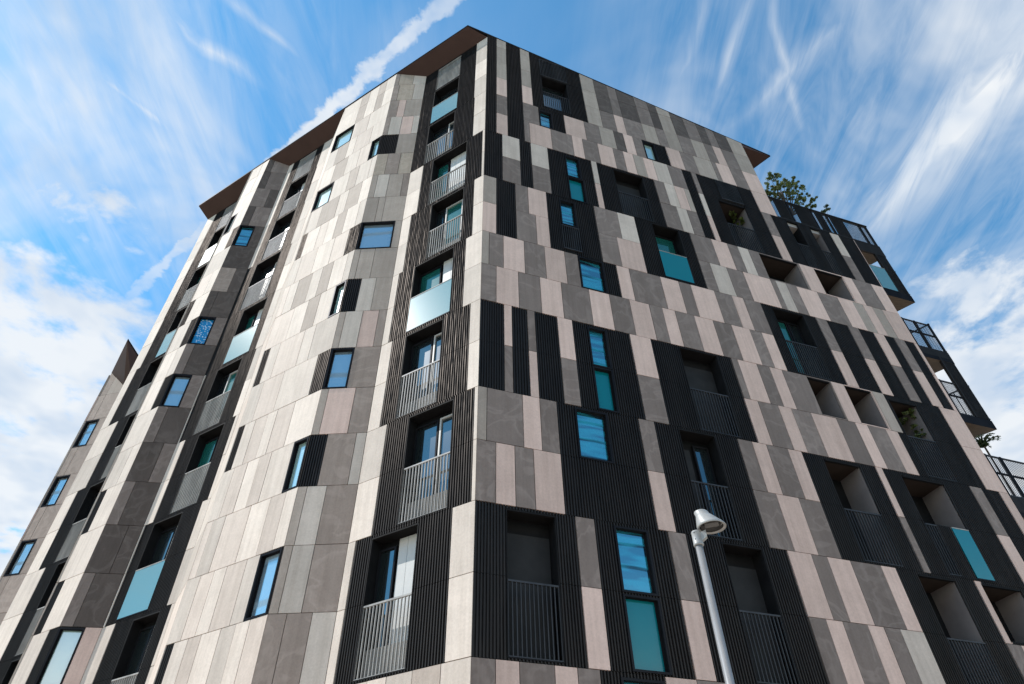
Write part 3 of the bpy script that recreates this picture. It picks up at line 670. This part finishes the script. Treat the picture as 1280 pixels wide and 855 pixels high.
mb.face([(tip.x, tip.y, zt + .16), (s1.x, s1.y, Z(11.1)), (tip2.x, tip2.y + .4, zt + .1), (tip2.x, tip2.y, zt + .16)])
mb.build('soffit', M['soffit'], rf)
mb = MB()
for a, b in ((VW, VW + V((3.5, 0.6))), (VW + V((3.5, .6)), vb), (vb, fb), (fb, far)):
    mb.face([(a.x, a.y, 0), (b.x, b.y, 0), (b.x, b.y, Z(11.2)), (a.x, a.y, Z(11.2))])
mb.build('rear_wall', M['rear'], WNG)
BLD = BLD_keep

# ------------------------------------------------------------------ street lamp
def lathe(mb, prof, c, seg=28, mi=0, shear=(0, 0)):
    rings = []
    for (r, z) in prof:
        cx, cy = c[0] + shear[0] * z, c[1] + shear[1] * z
        i = len(mb.v)
        for s in range(seg):
            t = 2 * math.pi * s / seg; mb.v.append((cx + r * math.cos(t), cy + r * math.sin(t), c[2] + z))
        rings.append(i)
    for a, b in zip(rings, rings[1:]):
        for s in range(seg):
            mb.f.append((a + s, a + (s + 1) % seg, b + (s + 1) % seg, b + s)); mb.m.append(mi); mb.t.append(.5)
    return rings
def azel(az, d): return V((math.sin(R_(az)) * d, math.cos(R_(az)) * d))
DLP = 6.55
pp = azel(16.80, DLP); HP = 1.6 + DLP * math.tan(R_(26.1))
hc = azel(18.29, DLP); HH = 1.6 + DLP * math.tan(R_(26.75))
LMP = thing('street_lamp', 'grey street lamp with tilted bell shaped head on a slim metal pole', 'street lamp', (pp.x, pp.y, 0))
mb = MB(); lathe(mb, [(0.085, 0), (0.085, 0.02), (0.06, 0.03), (0.048, 0.9), (0.037, HP - 0.06), (0.0, HP - 0.06)], (pp.x, pp.y, 0), 24); mb.build('pole', M['polemetal'], LMP, True)
mb = MB(); lathe(mb, [(0.0, -0.078), (0.049, -0.078), (0.051, -0.072), (0.051, -0.058), (0.049, -0.054), (0.049, 0.060), (0.051, 0.064), (0.046, 0.075), (0.0, 0.078)], (pp.x, pp.y, HP), 24)
col_ = mb.build('collar', M['lampgrey'], LMP, True)
mb = MB()
for dz in (-0.035, 0.035):
    q = pp + azel(16.8, -0.058) + V((-0.02, 0)); lathe(mb, [(0.0, 0), (0.006, 0), (0.006, 0.008), (0, 0.008)], (q.x, q.y, HP + dz), 8)
mb.build('screw', M['lampdark'], col_)
mb = MB()                                   # arm stub from collar into the bell
tdir = (hc - pp).normalized(); sd = V((-tdir.y, tdir.x)) * 0.028
a, b = pp + tdir * 0.04, pp + tdir * 0.10
for (w,) in ((1,),):
    loopA = [(a.x + sd.x, a.y + sd.y, HP - .04), (a.x - sd.x, a.y - sd.y, HP - .04), (a.x - sd.x, a.y - sd.y, HP + .05), (a.x + sd.x, a.y + sd.y, HP + .05)]
    loopB = [(b.x + sd.x, b.y + sd.y, HP - .0), (b.x - sd.x, b.y - sd.y, HP - .0), (b.x - sd.x, b.y - sd.y, HP + .07), (b.x + sd.x, b.y + sd.y, HP + .07)]
    mb.prism(loopA, loopB)
mb.build('arm', M['lampgrey'], LMP)
shear = (-0.42 * tdir.x, -0.42 * tdir.y)
mb = MB(); lathe(mb, [(0.120, 0.012), (0.140, 0.0), (0.144, 0.006), (0.143, 0.018), (0.137, 0.034), (0.110, 0.085), (0.086, 0.130), (0.082, 0.136), (0.075, 0.140), (0.071, 0.182), (0.065, 0.192), (0.0, 0.196)], (hc.x, hc.y, HH), 40, 0, shear)
hd = mb.build('lamp_head', M['lampgrey'], LMP, True)
mb = MB(); lathe(mb, [(0.121, 0.012), (0.113, 0.05), (0.0, 0.055)], (hc.x, hc.y, HH), 32, 0, (0, 0)); mb.build('reflector', M['lampdark'], hd, True)
mb = MB(); s1 = tdir * 0.07; s2 = V((-tdir.y, tdir.x)) * 0.045
lp = [hc + s1 + s2, hc - s1 + s2, hc - s1 - s2, hc + s1 - s2]
mb.prism([(q.x, q.y, HH + 0.028) for q in lp], [(q.x, q.y, HH + 0.046) for q in lp]); mb.build('lens', M['lens'], hd)

# ------------------------------------------------------------------ plants
def leaves(mb, c, r, n, size, rng, flat=0.8):
    for _ in range(n):
        d = V((rng.gauss(0, 1), rng.gauss(0, 1), rng.gauss(0, 1))).normalized() * r * rng.uniform(0.25, 1) ** 0.6
        p = V(c) + V((d.x, d.y, d.z * flat))
        a = V((rng.gauss(0, 1), rng.gauss(0, 1), rng.gauss(0, .6))).normalized(); b = a.cross(V((rng.gauss(0, 1), rng.gauss(0, 1), rng.gauss(0, 1)))).normalized()
        s = size * rng.uniform(.6, 1.3)
        mb.face([p - a * s, p + b * s * .45, p + a * s, p - b * s * .45], 0, rng.random())
def limb(mb, p, q, r0, r1):
    p, q = V(p), V(q); t = (q - p).normalized(); x = t.orthogonal().normalized(); y = t.cross(x)
    A = [p + (x * math.cos(i * 1.0472) + y * math.sin(i * 1.0472)) * r0 for i in range(6)]; B = [q + (x * math.cos(i * 1.0472) + y * math.sin(i * 1.0472)) * r1 for i in range(6)]
    mb.prism(A, B)
def Rpt(u, dep, k):
    q = CXY + dR * u - nR * dep; return V((q.x, q.y, Z(k)))
def Rray(u, dep, k):                     # a point this far behind the front, seen at front position (u, k)
    P = Rpt(u, 0, k); d = P - V((0, 0, 1.6)); n3 = V((nR.x, nR.y, 0))
    return P + d * (dep / -(d.dot(n3)))
def tree(name, label, cat, base, clumps, lsize, nl, mat, seed, trunk_r=0.05, crown='crown', fork=0.5):
    rng = random.Random(seed)
    t = thing(name, label, cat, base)
    mb = MB(); base = V(base)
    top = sum((V(c) for c, _ in clumps), V((0, 0, 0))) / len(clumps)
    f = base + (top - base) * fork
    limb(mb, base, f, trunk_r, trunk_r * .7)
    for c, r in clumps: limb(mb, f, V(c) + V((0, 0, -r * .2)), trunk_r * .5, trunk_r * .12)
    mb.build('trunk', M['bark'], t)
    mb = MB()
    for c, r in clumps:
        for _ in range(7):
            d = V((rng.gauss(0, 1), rng.gauss(0, 1), rng.gauss(0, .7))).normalized() * r * rng.uniform(.3, 1.2)
            leaves(mb, V(c) + d, r * rng.uniform(.22, .42), nl, lsize, rng)
    mb.build(crown, M[mat], t)
    return t
# tree on the roof terrace: clumps placed in the terrace's own frame
D_ = 1.0
cl = []
trng = random.Random(21)
for u, k, r in [(12.45, 13.15, .22), (12.75, 13.4, .24), (13.05, 13.6, .24), (13.0, 14.05, .26), (13.3, 14.35, .26), (13.65, 14.2, .30), (14.0, 14.15, .28), (14.3, 14.3, .24), (14.5, 14.1, .22), (13.3, 13.75, .28), (13.75, 13.65, .30), (14.15, 13.7, .28), (14.55, 13.75, .22), (14.9, 13.55, .2), (13.1, 13.2, .26), (13.6, 13.15, .26), (14.1, 13.2, .24), (14.5, 13.15, .2), (12.8, 13.05, .24)]:
    cl.append((Rray(u, D_ + trng.uniform(-.35, .35), k), r * 1.08))
tree('terrace_tree', 'round leafy tree rising above the dark parapet of the right-hand roof terrace', 'tree', Rpt(13.8, D_, 12.0), cl, .055, 34, 'leaf', 3, .07)
cl = [(Rray(15.5, .8, 13.3), .17), (Rray(15.2, .8, 13.05), .13)]
tree('terrace_shrub', 'small lone shrub peeping over the parapet right of the terrace tree', 'shrub', Rpt(15.2, .8, 12.0), cl, .07, 14, 'leafdark', 5, .025)
cl = [(Rray(9.95, .42, 11.4), .2), (Rray(10.2, .45, 11.5), .2), (Rray(10.1, .4, 11.1), .2), (Rray(10.35, .45, 11.2), .16)]
tree('loggia_shrub', 'yellow green bush standing inside the upper loggia left of the roof terrace', 'shrub', Rpt(10.15, .45, 10.04), cl, .06, 16, 'leafyel', 6, .025)
cl = [(Rray(13.45, .35, 5.4), .2), (Rray(13.62, .3, 5.55), .18), (Rray(13.5, .3, 5.05), .22), (Rray(13.75, .3, 5.2), .18)]
tree('loggia_shrub', 'grey green bush leaning over the railing of the loggia below the two square recesses', 'shrub', Rpt(13.55, .4, 4.04), cl, .055, 18, 'leaf', 8, .025)
cl = [(Rray(10.5, .3, 2.78), .10), (Rray(10.45, .3, 2.6), .08)]
tree('potted_plant', 'small yellowish plant behind the railing of the loggia near the lower right', 'plant', Rpt(10.48, .32, 2.04), cl, .05, 8, 'leafyel', 9, .015)
def palm(name, label, head, n, L, seed):
    head = V(head); base = V((head.x, head.y, Z(3.95)))
    rng = random.Random(seed); t = thing(name, label, 'plant', base); base = V(base)
    mb = MB(); limb(mb, base, head, .045, .03); mb.build('stem', M['bark'], t)
    mb = MB()
    for i in range(n):
        az = rng.uniform(0, 6.28); p = V(head); d = V((math.cos(az), math.sin(az), 1.2)).normalized(); w = V((-math.sin(az), math.cos(az), 0))
        for s in range(5):
            q = p + d * L / 5; ww = w * .035 * (1 - s / 5.5); mb.face([p - w * .035 * (1 - max(0, s - 1) / 5.5), p + w * .035 * (1 - max(0, s - 1) / 5.5), q + ww, q - ww], 0, rng.random())
            for sg in (-1, 1):
                l = w * sg * .16 * (1 - s / 6) + d * .08; mb.face([p, p + l * .6 + V((0, 0, .015)), p + l, p + l * .5 - V((0, 0, .02))], 0, rng.random())
            p = q; d = (d + V((0, 0, -.33))).normalized()
    mb.build('fronds', M['leafdark'], t); return t
palm('palm_plant', 'spiky palm like plant sticking out beside the right edge between two terraces', Rray(16.2, .35, 5.12), 30, .62, 3)
cl = [(Rray(16.1, .35, 3.62), .16), (Rray(16.3, .4, 3.5), .2), (Rray(16.6, .4, 3.4), .2)]
tree('terrace_shrub', 'dark shrub on the lowest terrace at the right border of the photo', 'shrub', Rpt(16.35, .4, 1.96), cl, .07, 14, 'leafdark', 11, .025)

# ------------------------------------------------------------------ ground
def sheet(name, pts, z, mat, label=None):
    mb = MB(); mb.face([(x, y, z) for x, y in pts]); o = mb.build(name, mat); o['kind'] = 'structure'; return o
M['asphalt'] = simple('asphalt', (0.05, 0.05, 0.052), 0.9, 0, .3, .25, 3.0)
M['paving'] = simple('paving', (0.52, 0.43, 0.345), 0.85, 0, .3, .12, 2.0)
sheet('ground', [(-400, -400), (400, -400), (400, 400), (-400, 400)], 0.0, simple('ground_mix', (0.30, 0.28, 0.25), 0.9, 0, .2, .2, .05))
sheet('road', [(-200, -14), (200, -14), (200, -6), (-200, -6)], 0.004, M['asphalt'])
mb = MB(); lp = [(-60, -5.7), (60, -5.7), (60, 60), (-60, 60)]
mb.prism([(x, y, 0.12) for x, y in lp], [(x, y, 0.0) for x, y in lp]); o = mb.build('pavement', M['paving']); o['kind'] = 'structure'
mb = MB(); lp = [(-60, -5.98), (60, -5.98), (60, -5.705), (-60, -5.705)]
mb.prism([(x, y, 0.125) for x, y in lp], [(x, y, 0.0) for x, y in lp]); o = mb.build('kerb', M['rear']); o['kind'] = 'structure'

# ------------------------------------------------------------------ light
su, sw, szz = 1.5, 1.0, 1.92
sd2 = dL * su + nL * sw
S = V((sd2.x, sd2.y, szz)).normalized()
elev = math.asin(S.z); azn = math.atan2(S.x, S.y)
sl = bpy.data.lights.new('sun', 'SUN'); sl.energy = 2.9; sl.angle = R_(0.53); sl.color = (1.0, 0.955, 0.89)
so = bpy.data.objects.new('sun', sl); COL.objects.link(so); so.rotation_euler = S.to_track_quat('Z', 'Y').to_euler(); so.location = (-30, 5, 40)

wd = bpy.data.worlds.new('World'); scn.world = wd; wd.use_nodes = True
nt = wd.node_tree; L = nt.links; bg = nt.nodes['Background']; bg.inputs[1].default_value = 0.125
sky = N(nt, 'ShaderNodeTexSky'); sky.sky_type = 'NISHITA'; sky.sun_disc = False; sky.sun_elevation = elev; sky.sun_rotation = azn
sky.air_density = 1.0; sky.dust_density = 0.15; sky.ozone_density = 2.0; sky.altitude = 50
tc = N(nt, 'ShaderNodeTexCoord'); sp = N(nt, 'ShaderNodeSeparateXYZ'); L.new(tc.outputs['Generated'], sp.inputs[0])
def mth(op, a, b=None, clampv=False):
    n = N(nt, 'ShaderNodeMath'); n.operation = op; n.use_clamp = clampv
    for i, v in enumerate((a, b)):
        if v is None: continue
        if isinstance(v, (int, float)): n.inputs[i].default_value = v
        else: L.new(v, n.inputs[i])
    return n.outputs[0]
zc = mth('MAXIMUM', sp.outputs[2], 0.06)
pxn = mth('DIVIDE', sp.outputs[0], zc); pyn = mth('DIVIDE', sp.outputs[1], zc)
pv = N(nt, 'ShaderNodeCombineXYZ'); L.new(pxn, pv.inputs[0]); L.new(pyn, pv.inputs[1])
def cnoise(scale, sx, sy, rot=0, detail=6, rough=.55, dist=0.0, loc=(0, 0, 0)):
    mp = N(nt, 'ShaderNodeMapping'); mp.inputs['Scale'].default_value = (sx, sy, 1); mp.inputs['Rotation'].default_value = (0, 0, rot); mp.inputs['Location'].default_value = loc
    L.new(pv.outputs[0], mp.inputs[0])
    t = N(nt, 'ShaderNodeTexNoise', Scale=scale, Detail=float(detail), Roughness=rough, Distortion=dist); L.new(mp.outputs[0], t.inputs['Vector'])
    return t.outputs['Fac']
def smooth(x, a, b):
    n = N(nt, 'ShaderNodeMapRange'); n.interpolation_type = 'SMOOTHSTEP'; n.inputs[1].default_value = a; n.inputs[2].default_value = b
    L.new(x, n.inputs[0]); return n.outputs[0]
def dirmask(d, a, b):
    n = N(nt, 'ShaderNodeVectorMath'); n.operation = 'DOT_PRODUCT'; L.new(tc.outputs['Generated'], n.inputs[0]); n.inputs[1].default_value = V(d).normalized()
    return smooth(n.outputs['Value'], a, b)
# thin cirrus: a faint general veil plus separate drawn-out wisps lying on the sky plane
wn = N(nt, 'ShaderNodeTexNoise', Scale=4.2, Detail=3.0, Roughness=.55); L.new(pv.outputs[0], wn.inputs['Vector'])
wv_ = N(nt, 'ShaderNodeVectorMath'); wv_.operation = 'MULTIPLY_ADD'; L.new(wn.outputs['Color'], wv_.inputs[0]); wv_.inputs[1].default_value = (.09, .09, 0); L.new(pv.outputs[0], wv_.inputs[2])
ws = N(nt, 'ShaderNodeSeparateXYZ'); L.new(wv_.outputs[0], ws.inputs[0])
wx = mth('SUBTRACT', ws.outputs[0], .045); wy = mth('SUBTRACT', ws.outputs[1], .045)
fib = cnoise(5.0, 3.0, 0.55, 0.10, 5, .64, .8, (3.1, 1.7, 0)); fibs = smooth(fib, .30, .68)
def band(a, b, w, soft=-.9, x=None, y=None):
    x = wx if x is None else x; y = wy if y is None else y
    dx, dy = b[0] - a[0], b[1] - a[1]; l = math.hypot(dx, dy); dx /= l; dy /= l
    px0 = mth('SUBTRACT', x, a[0]); py0 = mth('SUBTRACT', y, a[1])
    al = mth('ADD', mth('MULTIPLY', px0, dx), mth('MULTIPLY', py0, dy)); ac = mth('ABSOLUTE', mth('ADD', mth('MULTIPLY', px0, -dy), mth('MULTIPLY', py0, dx)))
    m = mth('SUBTRACT', 1.0, smooth(ac, w * soft, w * 1.9))
    return mth('MULTIPLY', m, mth('MULTIPLY', smooth(al, -.4 * l, .35 * l), mth('SUBTRACT', 1.0, smooth(al, .5 * l, 1.25 * l))))
WISPS = [((0.80,0.352),(0.665,0.80),0.085,1.25),((0.536,0.343),(0.353,0.579),0.026,0.62),((0.375,0.330),(0.513,0.627),0.013,0.62),((0.274,0.329),(0.264,0.500),0.016,0.5),
 ((0.350,0.330),(0.327,0.514),0.017,0.6),((-0.621,0.410),(-0.499,0.614),0.014,0.85),((-0.635,0.321),(-0.543,0.486),0.034,0.55),((-0.501,0.323),(-0.368,0.470),0.019,0.8),
 ((-0.394,0.319),(-0.305,0.415),0.013,0.6),((-0.728,0.309),(-0.745,0.806),0.120,0.75),((-0.778,0.413),(-0.681,0.497),0.022,0.95),((-0.888,0.579),(-0.607,0.809),0.095,0.5)]
wis = None
for a, b, w, st_ in WISPS:
    m = mth('MULTIPLY', band(a, b, w), st_); wis = m if wis is None else mth('MAXIMUM', wis, m)
wis = mth('MULTIPLY', wis, mth('ADD', mth('MULTIPLY', fibs, .95), .34))
broad = cnoise(1.5, 1.0, 0.8, 0.0, 5, .58, .6, (1.3, 5.2, 0))
veilL = dirmask((-.66, .42, .62), .72, .97); veilR = dirmask((.55, .40, .73), .86, .985)
veil = mth('MULTIPLY', mth('ADD', mth('MULTIPLY', smooth(broad, .40, .66), .46), mth('MULTIPLY', fibs, .17)), mth('ADD', mth('MULTIPLY', mth('MAXIMUM', veilL, veilR), 1.25), .10))
cirrus = mth('MAXIMUM', wis, veil)
# puffy banks low on both sides
puff = cnoise(4.2, 1.0, 1.0, 0, 6, .58, .25, (2.4, .9, 0))
bankR = dirmask((.68, .65, .34), .90, .992); bankL = dirmask((-.74, .58, .34), .84, .985)
bank = mth('ADD', mth('MULTIPLY', mth('MAXIMUM', bankR, bankL), .44), puff)
banks = mth('MULTIPLY', smooth(bank, .70, .90), .95)
# bright cloud overhead and horizon haze, added out of view to warm the fill light
sky_fill = mth('MAXIMUM', dirmask((-.05, -.2, .98), .90, .97), mth('SUBTRACT', 1.0, smooth(sp.outputs[2], .08, .26)))
sky_fill = mth('MAXIMUM', sky_fill, mth('MULTIPLY', mth('SUBTRACT', 1.0, smooth(sp.outputs[2], .18, .44)), smooth(mth('MULTIPLY', sp.outputs[1], -1.0), .0, .35)))
sky_fill = mth('MULTIPLY', sky_fill, .92)
# vapour trail: a crisp band across the sky plane with a lumpy edge
wob = cnoise(20, 1, 1, 0, 4, .62, .3)
tn = N(nt, 'ShaderNodeVectorMath'); tn.operation = 'ADD'
off_ = mth('MULTIPLY', mth('SUBTRACT', wob, .5), .034)
lum = smooth(cnoise(13, 1, 1, 0, 3, .62, 0, (4, 2, 0)), .30, .60)
trail = band((-0.0597, 0.3238), (-0.8177, 0.9364), .0085, .5, mth('ADD', pxn, off_), mth('ADD', pyn, off_))
trail = mth('MULTIPLY', trail, mth('ADD', mth('MULTIPLY', lum, .38), .55))
cl = mth('MAXIMUM', mth('MAXIMUM', mth('MAXIMUM', cirrus, banks), trail), sky_fill, True)
up = smooth(sp.outputs[2], 0.0, .12); cl = mth('MULTIPLY', cl, up)
shade = cnoise(5.0, 1, 1, .3, 3, .55, .2, (8, 3, 0))
ccol = ramp(nt, shade, [(0.32, (2.9, 3.35, 3.95)), (0.58, (4.1, 4.25, 4.4))])
ccol = mixc(nt, sky_fill, ccol, (9.0, 8.0, 7.1))
hsv = N(nt, 'ShaderNodeHueSaturation', Saturation=1.0, Value=1.0); L.new(sky.outputs[0], hsv.inputs['Color'])
skyc = mixc(nt, 1.0, hsv.outputs[0], (0.47, 1.03, 1.13), 'MULTIPLY')
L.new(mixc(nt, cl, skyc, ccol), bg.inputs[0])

# ------------------------------------------------------------------ camera
pitch, roll = 0.765782846, 0.0158900222
cp, sp_ = math.cos(pitch), math.sin(pitch)
fwd = V((0, cp, sp_)); dn = V((0, sp_, -cp)); rt = V((1, 0, 0))
c, s = math.cos(roll), math.sin(roll)
X = rt * c + dn * s; Yd = rt * -s + dn * c
Mx = Matrix(((X.x, -Yd.x, -fwd.x, 0), (X.y, -Yd.y, -fwd.y, 0), (X.z, -Yd.z, -fwd.z, 1.6), (0, 0, 0, 1)))
cd = bpy.data.cameras.new('camera'); cam = bpy.data.objects.new('camera', cd); COL.objects.link(cam)
cam.matrix_world = Mx; cd.sensor_width = 36; cd.lens = 827.781 / 1280 * 36; cd.shift_x = (640 - 635.409) / 1280; cd.shift_y = (427.581 - 427.5) / 1280
cd.clip_start = 0.1; cd.clip_end = 3000
scn.camera = cam
scn.view_settings.view_transform = 'Standard'; scn.view_settings.look = 'None'; scn.view_settings.exposure = 0.80; scn.view_settings.gamma = 1
scn.cycles.use_denoising = True
scn.cycles.max_bounces = 5
wd.cycles.sampling_method = 'MANUAL'; wd.cycles.sample_map_resolution = 512
